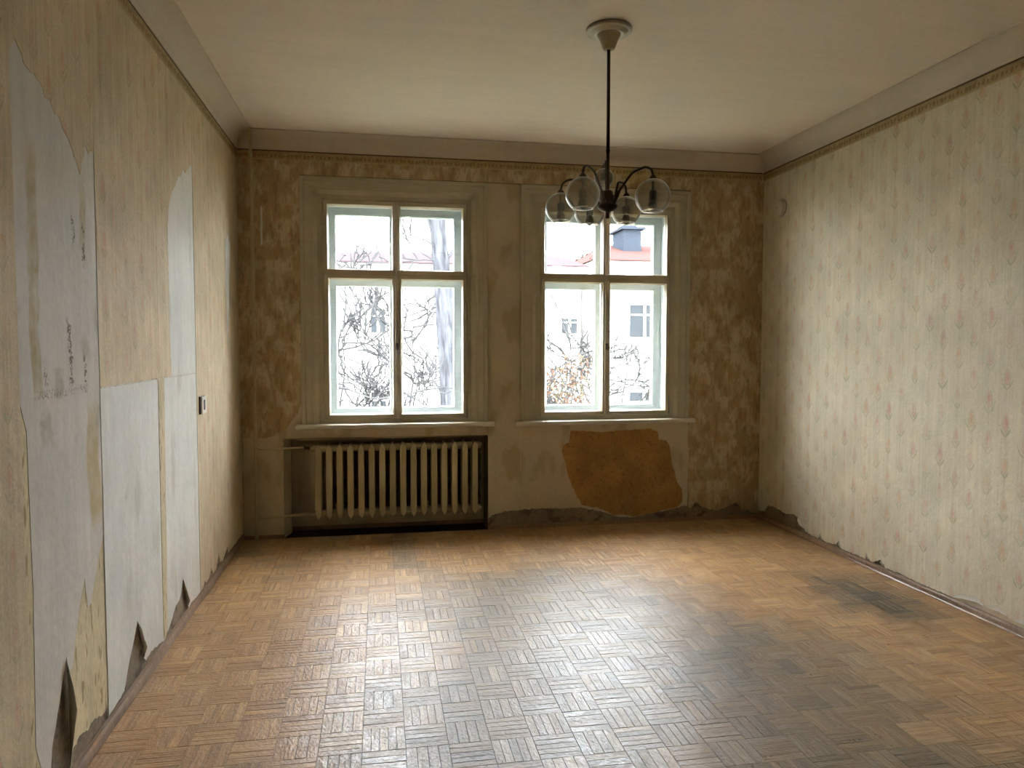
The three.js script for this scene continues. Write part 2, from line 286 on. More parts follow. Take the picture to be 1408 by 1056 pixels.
// torn outline: every edge split and nudged
function torn(pts, amp = 0.006, step = 0.012) {
  const out = [];
  for (let i = 0; i < pts.length - 1; i++) {
    const [ax, ay] = pts[i], [bx, by] = pts[i + 1], l = Math.hypot(bx - ax, by - ay), n = Math.max(1, Math.round(l / step));
    for (let k = 0; k < n; k++) { const t = k / n, a = k ? amp : amp * 0.3; out.push([lerp(ax, bx, t) + rr(-a, a), lerp(ay, by, t) + rr(-a, a)]); }
  }
  out.push(pts[pts.length - 1]);
  return out;
}
const T = 0.0016; // thickness of a layer of paper
function backSheet(name, pts, mat, lift = 0, label) { const g = slab(pts, T); g.translate(0, 0, lift); const m = mesh(name, g, mat, wallBack); if (label) m.userData.label = label; return m; }
{
  // whitewash between and below the windows, its lower edge broken away
  backSheet('whitewash', [[1.866, 0.865], [1.866, 2.723], [2.128, 2.722], [2.128, 0.865]], M.coat);
  backSheet('whitewash', [...torn([[1.868, 0.086], [1.902, 0.114], [2.038, 0.144], [2.276, 0.152], [2.64, 0.145], [2.825, 0.101], [2.937, 0.061], [3.075, 0.049], [3.264, 0.078], [3.456, 0.113], [3.552, 0.128]], 0.006), [3.552, 0.865], [1.868, 0.865]], M.coat);
  backSheet('whitewash', [[0.0, 0.028], [0.308, 0.028], [0.308, 0.758], [1.866, 0.756], [1.866, 0.865], [0.45, 0.865], [0.45, 2.7], [0, 2.7]], M.coat);
  // wallpaper left of the first window, torn off below
  backSheet('wallpaper', [...torn([[0.143, 0.763], [0.232, 0.778], [0.322, 0.82], [0.376, 0.896], [0.408, 0.928], [0.44, 1.02]], 0.006), [0.452, 1.03], [0.452, 2.728], [0.0, 2.728], [0.0, 0.77]], M.paperBlotchShade, T);
  backSheet('wallpaper', [[0, 2.729], [W, 2.733], [W, HC], [0, HC]], M.paperBlotchShade, T);
  backSheet('wallpaper', [...torn([[3.56, 0.128], [3.585, 0.096], [3.623, 0.156], [3.682, 0.111], [3.814, 0.075], [3.932, 0.114], [3.991, 0.143], [4.045, 0.078], [4.197, 0.036]], 0.006), [W, 2.733], [3.543, 2.733], [3.545, 0.86]], M.paperBlotchShade, T);
  backSheet('old_wallpaper', torn([[2.538, 0.777], [2.819, 0.76], [3.005, 0.774], [3.225, 0.782], [3.282, 0.751], [3.295, 0.684], [3.352, 0.683], [3.385, 0.64], [3.406, 0.5], [3.439, 0.408], [3.466, 0.315], [3.505, 0.271], [3.507, 0.161], [3.456, 0.12], [3.379, 0.104], [3.296, 0.089], [3.22, 0.074], [3.075, 0.055], [2.999, 0.076], [2.899, 0.074], [2.856, 0.106], [2.775, 0.139], [2.639, 0.163], [2.627, 0.193], [2.59, 0.254], [2.553, 0.327], [2.516, 0.435], [2.491, 0.554], [2.467, 0.602], [2.484, 0.66], [2.527, 0.683], [2.538, 0.777]], 0.004, 0.02).slice(0, -1), M.tan, T, 'torn patch of tan paper under the second window');
  backSheet('bare_patch', torn([[0.168, 2.2], [0.182, 2.21], [0.184, 2.47], [0.176, 2.5], [0.169, 2.46], [0.168, 2.2]], 0.002, 0.02).slice(0, -1), M.lining, 2 * T);
  mesh('corner_paper', box(0.012, 0.02, 0.05, HC, 0, 3.4 * T, 0.001), M.paperBlotchShade, wallBack); mesh('corner_paper', box(W - 0.022, W - 0.012, 0.05, HC, 0, 3.4 * T, 0.001), M.paperBlotchShade, wallBack);
  const seam = merge([box(1.868, 2.45, 0.7345, 0.7365, 0.001, 0.0032), box(2.131, 2.134, 0.45, 0.86, 0.001, 0.0032)]); mesh('seam', seam, M.paperBack, wallBack);
  const b = slab(rectPts(0, W, HC - 0.07, HC), T); b.translate(0, 0, 2 * T); { const u = b.attributes.uv; for (let i = 0; i < u.count; i++) u.setY(i, (u.getY(i) - (HC - 0.07)) * (0.075 / 0.07)); } mesh('wallpaper_border', b, M.border, wallBack);
}
// side walls: shapes are drawn in (z, y)
const wallLeft = struct(group('wall_left'), 'long wall with stripped and torn wallpaper');
const wallRight = struct(group('wall_right'), 'long wall with flowered wallpaper torn at its foot');
mesh('masonry', box(-0.2, 0, -0.3, H + 0.2, 0, D + 0.2), M.plaster, wallLeft);
mesh('masonry', box(W, W + 0.2, -0.3, H + 0.2, 0, D + 0.2), M.plaster, wallRight);
function onLeft(g, lift) { g.rotateY(Math.PI / 2); g.translate(lift, 0, 0); return g; }
function onRight(g, lift) { g.rotateY(-Math.PI / 2); g.translate(W - lift, 0, 0); return g; }
function leftSheet(name, pts, mat, lift = 0, label, t = T) { const g = onLeft(slab(pts.map(([z, y]) => [-z, y]), t), lift); const m = mesh(name, g, mat, wallLeft); if (label) m.userData.label = label; return m; }
function rightSheet(name, pts, mat, lift = 0, label) { const g = onRight(slab(pts, T), lift); const m = mesh(name, g, mat, wallRight); if (label) m.userData.label = label; return m; }
const Z = { a: 3.385, b: 2.776, c: 2.03, d: 1.318 }; // seams of the paper lengths on the left wall
// a strip of paper rolling away from the wall along a torn edge: p along the edge (z, y), n the way it hangs
function curl(parent, place, pts, n, width, radius, mat, lift, name = 'loose_flap') {
  const pos = [], uv = [], idx = [], J = 7; // widths vary along the edge
  pts.forEach(([s, y], i) => {
    const w = width * Math.sin(Math.PI * (0.12 + 0.76 * i / (pts.length - 1))) * rr(0.8, 1.15);
    for (let j = 0; j <= J; j++) { const t = (j / J) * w, a = t / radius, q = radius * Math.sin(Math.min(a, 2.4)), o = radius * (1 - Math.cos(Math.min(a, 2.4))); pos.push(s + n[0] * q, y + n[1] * q, o); uv.push(s + n[0] * t, y + n[1] * t); }
  });
  for (let i = 0; i < pts.length - 1; i++) for (let j = 0; j < J; j++) { const a = i * (J + 1) + j, b = a + J + 1; idx.push(a, b, a + 1, a + 1, b, b + 1); }
  let g = new THREE.BufferGeometry(); g.setAttribute('position', new THREE.Float32BufferAttribute(pos, 3)); g.setAttribute('uv', new THREE.Float32BufferAttribute(uv, 2)); g.setIndex(idx); g.computeVertexNormals();
  mesh(name, place(g, lift), mat, parent);
}
{
  const flip = (pts) => pts.map(([z, y]) => [-z, y]);
  // old yellowed paper, lowest layer
  leftSheet('old_wallpaper', [...torn([[2.776, 0.085], [2.847, 0.086], [2.915, 0.108], [2.97, 0.096], [3.032, 0.116], [3.095, 0.099], [3.125, 0.098]], 0.006), [3.112, 0.3], [3.105, 0.42], [3.2, 0.6], [3.3, 0.62], [3.31, 0.05], [3.398, 0.045], [3.398, 1.35], [2.776, 1.29]], M.old, 0.0002, 'yellowed older paper');
  leftSheet('old_wallpaper', [[2.05, 0.06], [2.05, 1.303], [1.95, 1.303], [1.97, 0.5], [1.985, 0.09], [2.02, 0.05]], M.old, 2 * T, 'yellowed older paper');
  // lining papers
  const A = torn([[3.369, 2.36], [3.353, 2.40], [2.776, 2.40]], 0.002, 0.1);
  const la = leftSheet('lining_paper', [[Z.b, 2.4], [Z.a + 0.01, 2.4], [Z.a + 0.012, 1.3], [3.355, 1.2], [3.345, 0.7], [3.36, 0.25], ...torn([[3.279, 0.03], [3.255, 0.188], [3.207, 0.281], [3.162, 0.368], [3.13, 0.43], [3.105, 0.37], [3.081, 0.38], [3.065, 0.436], [3.028, 0.523], [2.992, 0.599], [2.963, 0.641], [2.945, 0.531], [2.912, 0.533], [2.881, 0.588], [2.824, 0.693], [2.778, 0.748]], 0.003, 0.03)], M.stained, T, 'stained off-white lining paper');
  { const u = la.geometry.attributes.uv; for (let i = 0; i < u.count; i++) u.setX(i, -u.getX(i) - Z.b); }
  leftSheet('lining_paper', [[Z.c, 1.297], [Z.b - 0.004, 1.297], ...torn([[2.774, 0.046], [2.721, 0.051], [2.64, 0.055], [2.597, 0.065], [2.548, 0.133], [2.499, 0.189], [2.449, 0.246], [2.418, 0.287], [2.393, 0.224], [2.377, 0.186], [2.339, 0.154], [2.309, 0.152], [2.344, 0.092], [2.316, 0.07], [2.241, 0.081], [2.177, 0.071], [2.075, 0.057], [2.034, 0.05]], 0.004, 0.025)], M.lining, T, 'off-white lining paper');
  leftSheet('lining_paper', [[Z.d, 2.5], [1.95, 2.5], [1.955, 1.3], [1.975, 0.6], [1.99, 0.07], ...torn([[1.964, 0.074], [1.897, 0.104], [1.828, 0.142], [1.759, 0.148], [1.713, 0.19], [1.681, 0.237], [1.658, 0.164], [1.618, 0.099], [1.577, 0.045], [1.514, 0.051], [1.401, 0.045], [1.32, 0.038]], 0.004, 0.025)], M.lining, T, 'off-white lining paper');
  // flowered top paper
  const topA = torn([[3.392, 2.281], [3.353, 2.33], [3.337, 2.32], [3.304, 2.285], [3.273, 2.275], [3.231, 2.269], [3.189, 2.255], [3.166, 2.225], [3.129, 2.23], [3.105, 2.206], [3.062, 2.196], [3.031, 2.163], [2.997, 2.149], [2.97, 2.12], [2.936, 2.087], [2.908, 2.049], [2.878, 2.106], [2.855, 2.162], [2.823, 2.14], [2.776, 2.171]], 0.006, 0.015);
  leftSheet('wallpaper', [...topA, [Z.b, HC], [3.392, HC]], M.paperFaded, 2 * T);
  leftSheet('wallpaper', [[3.392, 0.045], [4.0, 0.045], [4.0, HC], [3.392, HC]], M.paperFaded, 2 * T);
  for (let z = 4.0; z < D; z += 0.53) leftSheet('wallpaper', [[z + 0.001, 0.045], [Math.min(D, z + 0.53), 0.045], [Math.min(D, z + 0.53), HC], [z + 0.001, HC]], M.paperFaded, 2 * T);
  leftSheet('wallpaper', [...torn([[Z.b - 0.002, 1.299], [2.6, 1.297], [2.4, 1.298], [2.2, 1.302], [Z.c + 0.002, 1.304]], 0.004, 0.012), [Z.c + 0.002, HC], [Z.b - 0.002, HC]], M.paperFaded, 2 * T);
  leftSheet('wallpaper', [...torn([[Z.c, 1.304], [1.816, 1.306]], 0.003, 0.012), ...torn([[1.816, 1.306], [1.834, 1.547], [1.833, 2.046], [1.798, 2.159], [1.756, 2.21], [1.714, 2.241], [1.671, 2.275], [1.611, 2.333], [1.552, 2.357], [1.519, 2.403], [1.461, 2.386], [1.397, 2.424], [1.364, 2.448], [1.318, 2.464]], 0.006, 0.018), [Z.d, HC], [Z.c, HC]], M.paperFaded, 2 * T);
  leftSheet('wallpaper', [...torn([[1.314, 0.04], [1.263, 0.048], [1.22, 0.075], [1.18, 0.052], [1.1, 0.06], [1.038, 0.1], [1.0, 0.05], [0.915, 0.05], [0.83, 0.13], [0.79, 0.06], [0.7, 0.047], [0.56, 0.1], [0.52, 0.05], [0.4, 0.047], [0, 0.045]], 0.005, 0.016), [0, HC], [Z.d - 0.004, HC]], M.paperFaded, 2 * T);
  // raised butt edges where lengths meet
  for (const [z, y0, y1] of [[Z.b, 0.05, 2.17], [Z.d, 0.04, 2.46], [Z.c, 0.05, 1.3]]) mesh('paper_edge', box(0.0, 3.2 * T, y0, y1, z - 0.003, z - 0.0005), M.paperBack, wallLeft);
  // cut line at dado height: a narrow lip of paper
  leftSheet('paper_edge', [...torn([[2.77, 1.296], [1.33, 1.3]], 0.0025, 0.02), ...torn([[1.33, 1.304], [2.77, 1.3015]], 0.0025, 0.02)], M.paperBack, 3.2 * T);
  // flaps that roll off the wall at the tears
  curl(wallLeft, onLeft, flip([[3.128, 0.05], [3.12, 0.15], [3.118, 0.25], [3.12, 0.33], [3.13, 0.42]]), [-0.96, 0.1], 0.04, 0.022, M.paperBack, 2 * T);
  curl(wallLeft, onLeft, flip([[2.34, 0.1], [2.35, 0.15], [2.385, 0.2], [2.405, 0.25], [2.417, 0.285]]), [-0.95, -0.1], 0.035, 0.018, M.paperBack, 2 * T);
  curl(wallLeft, onLeft, flip([[1.60, 0.06], [1.62, 0.1], [1.65, 0.16], [1.68, 0.23]]), [-0.95, -0.1], 0.03, 0.016, M.paperBack, 2 * T);
  // thin tear beside the window wall
  leftSheet('bare_patch', [...torn([[0.461, 2.17], [0.40, 2.2], [0.36, 2.224], [0.33, 2.16], [0.288, 2.194], [0.31, 2.0], [0.345, 1.837], [0.4, 1.6], [0.431, 1.434], [0.45, 1.6], [0.455, 1.9], [0.461, 2.17]], 0.004, 0.02).slice(0, -1)], M.lining, 3 * T);
}
{
  const foot = torn([[0.0, 0.06], [0.05, 0.07], [0.111, 0.079], [0.156, 0.137], [0.224, 0.146], [0.314, 0.142], [0.423, 0.13], [0.547, 0.153], [0.607, 0.144], [0.668, 0.107], [0.699, 0.07], [0.72, 0.055], [0.735, 0.1], [0.748, 0.05], [0.868, 0.047], [0.9, 0.085], [0.925, 0.05], [1.002, 0.047], [1.087, 0.06], [1.12, 0.1], [1.14, 0.05], [1.211, 0.046], [1.328, 0.05], [1.404, 0.045], [1.416, 0.09], [1.45, 0.05], [1.476, 0.046], [1.56, 0.085], [1.6, 0.045], [1.749, 0.05], [1.904, 0.046], [2.05, 0.044], [2.158, 0.05], [2.2, 0.075], [2.24, 0.09], [2.3, 0.1], [2.335, 0.098], [2.37, 0.07], [2.417, 0.085], [2.45, 0.1], [2.476, 0.1], [2.522, 0.075], [2.56, 0.06], [2.6, 0.09], [2.66, 0.1], [2.72, 0.06], [2.8, 0.05], [3.0, 0.06], [3.3, 0.05], [D, 0.05]], 0.004, 0.014);
  // lengths of 0.53 m, hung from the window corner
  for (let z0 = 0, i = 0; z0 < D; z0 += 0.53, i++) {
    const z1 = Math.min(D, z0 + 0.53), run = foot.filter(([z]) => z > z0 + 0.002 && z < z1 - 0.002);
    rightSheet('wallpaper', [[z0, run[0][1]], ...run, [z1, run[run.length - 1][1]], [z1, HC], [z0, HC]], M.paper, T + (i % 2) * 0.0003);
  }
  // limewash left under the torn paper near the camera
  rightSheet('whitewash', [...torn([[2.1, 0.03], [3.2, 0.03]], 0.002, 0.1), ...torn([[3.2, 0.12], [2.66, 0.12], [2.45, 0.12], [2.2, 0.1], [2.1, 0.05]], 0.004, 0.03)], M.coat, 0);
  const fl = (a) => a;
  curl(wallRight, onRight, fl([[2.17, 0.058], [2.2, 0.077], [2.25, 0.093], [2.3, 0.101], [2.34, 0.099], [2.37, 0.08]]), [0.1, -1], 0.03, 0.024, M.paperBack, 2 * T);
  curl(wallRight, onRight, fl([[2.4, 0.082], [2.44, 0.1], [2.48, 0.101], [2.52, 0.08]]), [0.1, -1], 0.032, 0.024, M.paperBack, 2 * T);
  curl(wallRight, onRight, fl([[2.57, 0.07], [2.6, 0.09], [2.66, 0.1], [2.71, 0.07]]), [0.1, -1], 0.036, 0.024, M.paperBack, 2 * T);
  curl(wallRight, onRight, fl([[0.61, 0.145], [0.64, 0.13], [0.67, 0.107], [0.69, 0.08]]), [-0.6, -0.6], 0.03, 0.02, M.paperBack, 2 * T);
  for (const z of [0.735, 0.9, 1.12, 1.416, 1.56]) curl(wallRight, onRight, fl([[z + 0.004, 0.09], [z + 0.012, 0.075], [z + 0.022, 0.055]]), [-0.7, -0.5], 0.02, 0.012, M.paperBack, 2 * T);
  // border along the cornice, both long walls
  for (const [wall, place] of [[wallLeft, onLeft], [wallRight, onRight]]) {
    const b = slab(rectPts(...(wall === wallLeft ? [-D, 0] : [0, D]), HC - 0.07, HC), T), u = b.attributes.uv; for (let i = 0; i < u.count; i++) u.setY(i, (u.getY(i) - (HC - 0.07)) * (0.075 / 0.07));
    mesh('wallpaper_border', place(b, 3 * T), M.border, wall);
  }
}
const wallRear = struct(mesh('wall_rear', box(-0.2, W + 0.2, -0.3, H + 0.2, D, D + 0.2), M.rearDark), 'unseen wall behind the camera, made dark to cut bounce light');
const ceiling = struct(mesh('ceiling', box(-0.2, W + 0.2, H, H + 0.25, -0.42, D + 0.2), M.ceiling), 'plain plastered ceiling');
// coved cornice
{
  const prof = [[0, 0], [0.012, 0], [0.014, 0.012]];
  for (let i = 0; i <= 10; i++) { const a = (i / 10) * Math.PI / 2; prof.push([0.016 + 0.098 * (1 - Math.cos(a)), 0.016 + 0.096 * Math.sin(a)]); }
  prof.push([0.125, 0.113], [0.125, H - HC + 0.001], [0, H - HC + 0.001]);
  const cove = (len) => { const g = new THREE.ExtrudeGeometry(shapeOf(prof), { depth: len, bevelEnabled: false }); return g; };
  const back = cove(W); back.rotateY(Math.PI / 2); back.scale(1, 1, -1); // x -> z
  { const i = back.attributes.position; const g = back; for (let t = 0; t < i.count; t += 3) { for (const k of Object.keys(g.attributes)) { const A = g.attributes[k], n = A.itemSize; for (let c = 0; c < n; c++) { const q = A.array[(t + 1) * n + c]; A.array[(t + 1) * n + c] = A.array[(t + 2) * n + c]; A.array[(t + 2) * n + c] = q; } } } g.computeVertexNormals(); }
  back.translate(0, HC, 0); struct(mesh('trim_1', back, M.cornice), 'plaster cove along the window wall');
  const left = cove(D); left.translate(0, HC, 0); struct(mesh('trim_2', left, M.cornice), 'plaster cove along the left wall');
  const right = cove(D); right.rotateY(Math.PI); right.translate(W, HC, D); struct(mesh('trim_3', right, M.cornice), 'plaster cove along the right wall');
}
// skirtings: a low board and, on the right, a bead against the floor
{
  const run = (pts, len) => swapUV(metreUV(new THREE.ExtrudeGeometry(shapeOf(pts), { depth: len, bevelEnabled: false })));
  const bl = struct(group('baseboard_left'), 'low brown skirting board under the torn paper');
  const P = [[0, 0], [0.02, 0], [0.02, 0.03], [0.014, 0.042], [0, 0.044]];
  const g1 = run(P, 1.355); mesh('board', g1, M.skirt, bl); const g2 = run(P, D - 1.358); g2.translate(0, 0, 1.358); mesh('board', g2, M.skirt, bl);
  const br = struct(group('baseboard_right'), 'low brown skirting board with a shiny bead');
  const h1 = run(P.map(([x, y]) => [x * 0.8, y]), D); h1.rotateY(Math.PI); h1.translate(W, 0, D); mesh('board', h1, M.skirt, br);
  const h2 = run([[0, 0.002], [0.008, 0.002], [0.008, 0.006], [0.005, 0.01], [0, 0.011]], D); h2.rotateY(Math.PI); h2.translate(W - 0.016, 0, D); mesh('bead', h2, M.bead, br);
  const bb = struct(group('baseboard_back'), 'low dark skirting boards under the windows');
  for (const [a, b, z] of [[0.022, 0.308, 0], [0.342, 1.866, -0.237], [1.868, 4.18, 0]]) mesh('board', swapUV(box(a, b, 0, 0.03, z, z + 0.012, 0.003)), M.skirt, bb);
}

// ------------------------------------------------------------------ floor: mosaic parquet, every strip its own piece
const floor = struct(group('floor'), 'worn mosaic parquet');
mesh('subfloor', box(-0.2, W + 0.2, -0.3, -0.0065, -0.42, D + 0.2), M.subfloor, floor);
{
  const inPoly = (x, z, P) => { let r = false; for (let i = 0, j = P.length - 1; i < P.length; j = i++) { const [a, b] = P[i], [c, d] = P[j]; if ((b > z) !== (d > z) && x < ((c - a) * (z - b)) / (d - b) + a) r = !r; } return r; };
  const n2 = (x, z, c, s) => fbm(((x / 8) % 1 + 1) % 1, ((z / 8) % 1 + 1) % 1, c, c, 4, s);
  const worn = [[0.3, 6.6], [0.5, 3.4], [0.95, 2.98], [1.144, 2.292], [1.3, 1.85], [1.4, 1.2], [1.8, 0.95], [2.5, 1.0], [2.79, 1.75], [3.158, 2.177], [3.25, 2.6], [3.25, 3.0], [3.2, 3.6], [3.3, 6.6]];
  const dark = [[3.62, 1.45], [3.95, 1.6], [4.05, 2.1], [4.02, 2.36], [3.72, 2.36], [3.55, 2.05]];
  // how far the varnish is gone: worn to grey along the middle, a dark stain by the right wall
  const tone = (x, z, k) => {
    const wx = x + (n2(x, z, 24, 201) - 0.5) * 0.7, wz = z + (n2(x, z, 24, 203) - 0.5) * 0.7;
    const near = (P, a, b, r) => { let n = 0; for (let i = 0; i < 24; i++) { const q = r * Math.sqrt((i + 0.5) / 24), t = i * 2.4; if (inPoly(a + q * Math.cos(t), b + q * Math.sin(t), P)) n++; } return n / 24; };
    const g = (0.1 + 0.75 * near(worn, wx, wz, 0.34)) * (0.75 + 0.4 * n2(x, z, 60, 205)) + rr(-0.06, 0.06), d = near(dark, x + (n2(x, z, 40, 207) - 0.5) * 0.25, z + (n2(x, z, 40, 209) - 0.5) * 0.3, 0.16);
    const p = sstep(0.6, 0.7, n2(x, z, 20, 211)) * 0.5 * (x < 1.6 && z < 1.8 ? 1 : 0.3);
    let c = mixc([lin(220), lin(182), lin(130)], [lin(196), lin(154), lin(104)], k);
    c = mixc(c, mixc([lin(146), lin(134), lin(116)], [lin(126), lin(115), lin(99)], k), clamp(g + p));
    c = mixc(c, [lin(86), lin(83), lin(76)], d * rr(0.7, 0.95));
    return c;
  };
  const SQ = W / 27, gap = 0.0006, bev = 0.0007, hgt = 0.006, list = [];
  const P = new THREE.Vector3();
  const screen = (x, z) => { P.set(x, 0, z).project(camera); return [P.x * 704, P.y * 528, P.z]; };
  for (let j = 0; j * SQ < D; j++) for (let i = -1; i < 28; i++) {
    const x0 = i * SQ + 0.02, z0 = j * SQ, along = (i + j) % 2 === 0, n = rnd() < 0.7 ? 4 : 5, tS = rnd(), fw = SQ / n;
    for (let k = 0; k < n; k++) {
      let a = along ? [x0, x0 + SQ, z0 + k * fw, z0 + (k + 1) * fw] : [x0 + k * fw, x0 + (k + 1) * fw, z0, z0 + SQ];
      a[0] = Math.max(0, a[0]); a[1] = Math.min(W, a[1]); a[3] = Math.min(D, a[3]);
      if (a[1] - a[0] < 0.006 || a[3] - a[2] < 0.006) continue;
      if (a[1] < 0.001) continue;
      const cx = (a[0] + a[1]) / 2, cz = (a[2] + a[3]) / 2, kk = clamp(0.5 * tS + 0.5 * rnd()), lift = rr(-0.0005, 0.0004), tx = rr(-1, 1) * 0.004, tz = rr(-1, 1) * 0.004;
      // strip geometry: bevelled top, sides
      const X0 = a[0] + gap, X1 = a[1] - gap, Z0 = a[2] + gap, Z1 = a[3] - gap, yb = -hgt;
      const ty = (x, z) => lift + (x - cx) * tx + (z - cz) * tz;
      const o = [[X0, Z0], [X1, Z0], [X1, Z1], [X0, Z1]], q = [[X0 + bev, Z0 + bev], [X1 - bev, Z0 + bev], [X1 - bev, Z1 - bev], [X0 + bev, Z1 - bev]];
      const top = q.map(([x, z]) => [x, ty(x, z), z]), mid = o.map(([x, z]) => [x, ty(x, z) - bev, z]), bot = o.map(([x, z]) => [x, yb, z]);
      const pos = []; const quad = (A, B, C, Dd) => pos.push(...A, ...B, ...C, ...A, ...C, ...Dd);
      quad(top[0], top[3], top[2], top[1]);
      for (let e = 0; e < 4; e++) { const f = (e + 1) % 4; quad(mid[e], top[e], top[f], mid[f]); quad(bot[e], mid[e], mid[f], bot[f]); }
      const cnt = pos.length / 3, uv = new Float32Array(cnt * 2), col = new Float32Array(cnt * 3), ou = rnd(), ov = rnd(), c = tone(cx, cz, kk), b = rr(0.88, 1.0);
      for (let v = 0; v < cnt; v++) { const x = pos[v * 3], z = pos[v * 3 + 2]; uv[v * 2] = (along ? x : z) + ou; uv[v * 2 + 1] = (along ? z : x) + ov; for (let m = 0; m < 3; m++) col[v * 3 + m] = c[m] * b; }
      const g = new THREE.BufferGeometry(); g.setAttribute('position', new THREE.Float32BufferAttribute(pos, 3)); g.setAttribute('uv', new THREE.BufferAttribute(uv, 2)); g.setAttribute('color', new THREE.BufferAttribute(col, 3)); g.computeVertexNormals();
      const s = o.map(([x, z]) => screen(x, z)), seen = s.every((t) => Math.abs(t[0]) < 704 && Math.abs(t[1]) < 528 && t[2] < 1) && cz < 5.6;
      let area = 0; for (let e = 0; e < 4; e++) { const f = (e + 1) % 4; area += s[e][0] * s[f][1] - s[f][0] * s[e][1]; }
      list.push({ g, area: seen ? Math.abs(area) / 2 : 0 });
    }
  }
  list.sort((a, b) => b.area - a.area);
  list.slice(0, 300).forEach((e, i) => mesh(i ? `parquet_strip_${String(i).padStart(3, '0')}` : 'parquet_strip', e.g, M.strip, floor));
  const rest = mesh('parquet_strips', mergeGeometries(list.slice(300).map((e) => e.g)), M.strip, floor); rest.userData.kind = 'stuff';
}

// ------------------------------------------------------------------ windows: double casement windows
function makeWindow(i, label) {
  const w = WIN[i], g = struct(group(`window_${i + 1}`), label), dx = w.dx;
  const X = (x) => x + dx;
  // architrave on three sides: bead outside, flat, rounded step into the opening
  mesh('casing', frameSweep(X(0.558), 0.863, X(1.753), 2.61, [[-0.016, -0.03], [-0.016, -0.012], [-0.012, -0.008], [0.01, 0.013], [0.015, 0.016], [0.03, 0.016], [0.034, 0.02], [0.076, 0.02], [0.08, 0.026], [0.086, 0.028], [0.106, 0.028], [0.11, 0.024], [0.11, 0]], 0, true), M.joinery, g);
  // fixed frame
  mesh('frame', frameSweep(X(0.612), 0.897, X(1.706), 2.56, [[0, -0.05], [0, -0.016], [0.003, -0.013], [0.056, -0.013], [0.056, -0.05]]), M.joinery, g);
  // box lining between the two layers
  mesh('box_lining', frameSweep(X(0.636), 0.915, X(1.682), 2.535, [[0, -0.2], [0, -0.05], [0.075, -0.05], [0.075, -0.2]]), M.outerJoinery, g);
  const panes = [[0.655, 1.124, 2.045, 2.516, 'u', -1], [1.196, 1.665, 2.045, 2.516, 'u', 1], [0.66, 1.124, 0.938, 1.962, 'l', -1], [1.202, 1.665, 0.938, 1.962, 'l', 1]];
  for (const [x0, x1, y0, y1, , s] of panes) {
    const oL = s < 0 ? x0 - 0.615 : 0.035, oR = s < 0 ? 0.035 : 1.703 - x1, oB = y0 > 2 ? 0.039 : 0.041, oT = y0 > 2 ? 0.042 : 0.04, sash = group('sash', g);
    const prof = (o) => [[0, -0.056], [0, -0.036], [0.006, -0.026], [0.009, -0.013], [o - 0.003, -0.012], [o, -0.016], [o, -0.056]];
    // four members with one profile each side
    const fr = asymFrame(X(x0), y0, X(x1), y1, oL, oR, oB, oT, prof); mesh('sash_frame', fr, M.joinery, sash);
    mesh('glass', box(X(x0) - 0.004, X(x1) + 0.004, y0 - 0.004, y1 + 0.004, -0.0435, -0.0415), M.pane, sash);
  }
  // mullion cover strips and the drip moulding of the transom
  for (const [y0, y1] of [[2.03, 2.556], [0.9, 1.992]]) { mesh('mullion_strip', merge([box(X(1.146), X(1.176), y0, y1, -0.02, 0.004, 0.005), box(X(1.152), X(1.17), y0, y1, 0, 0.009, 0.004)]), M.joinery, g); }
  mesh('transom_strip', box(X(0.62), X(1.7), 1.9985, 2.0095, -0.03, -0.0145, 0.003), M.joinery, g);
  // outer layer
  const outer = [[0.702, 1.107, 2.058, 2.468, -1], [1.208, 1.613, 2.058, 2.468, 1], [0.704, 1.107, 0.974, 1.923, -1], [1.214, 1.613, 0.974, 1.923, 1]];
  for (const [x0, x1, y0, y1, s] of outer) {
    const sash = group('outer_sash', g), oL = s < 0 ? x0 - 0.637 : 0.046, oR = s < 0 ? 0.046 : 1.681 - x1, up = y0 > 2;
    const prof = (o) => [[0, -0.205], [0, -0.18], [0.005, -0.166], [0.012, -0.164], [o, -0.16], [o, -0.205]];
    mesh('sash_frame', asymFrame(X(x0), y0, X(x1), y1, oL, oR, up ? 0.06 : 0.056, up ? 0.06 : 0.06, prof), M.outerJoinery, sash);
    mesh('glass', box(X(x0) - 0.004, X(x1) + 0.004, y0 - 0.004, y1 + 0.004, -0.189, -0.187), M.pane, sash);
  }
  // hinges on both sides, catch on the meeting stiles
  for (const x of [0.611, 1.706]) for (const y of [2.4, 2.16, 1.84, 1.06]) mesh('hinge', merge([cyl([X(x), y - 0.035, -0.008], [X(x), y + 0.035, -0.008], 0.0055, 0.0055, 10), cyl([X(x), y - 0.042, -0.008], [X(x), y - 0.035, -0.008], 0.002, 0.004, 8), cyl([X(x), y + 0.035, -0.008], [X(x), y + 0.042, -0.008], 0.004, 0.002, 8)]), M.joinery, g);
  mesh('catch', merge([cyl([X(1.161), 1.455, 0.006], [X(1.161), 1.455, 0.032], 0.006, 0.008, 12), box(X(1.155), X(1.167), 1.425, 1.462, 0.028, 0.036, 0.004), box(X(1.15), X(1.172), 1.43, 1.48, 0.008, 0.011, 0.002)]), M.brassDull, g);
  // window board with a rounded nose
  const sb = new THREE.ExtrudeGeometry(shapeOf([[-0.05, 0], [0.052, 0], [0.058, 0.004], [0.06, 0.012], [0.06, 0.025], [0.057, 0.031], [0.05, 0.035], [-0.05, 0.037]]), { depth: 1.505, bevelEnabled: false });
  sb.rotateY(Math.PI / 2); sb.translate(0, 0, 0);
  // extrude runs along +x after the turn; profile x becomes -z, so mirror it
  const p = sb.attributes.position; for (let k = 0; k < p.count; k++) p.setZ(k, -p.getZ(k));
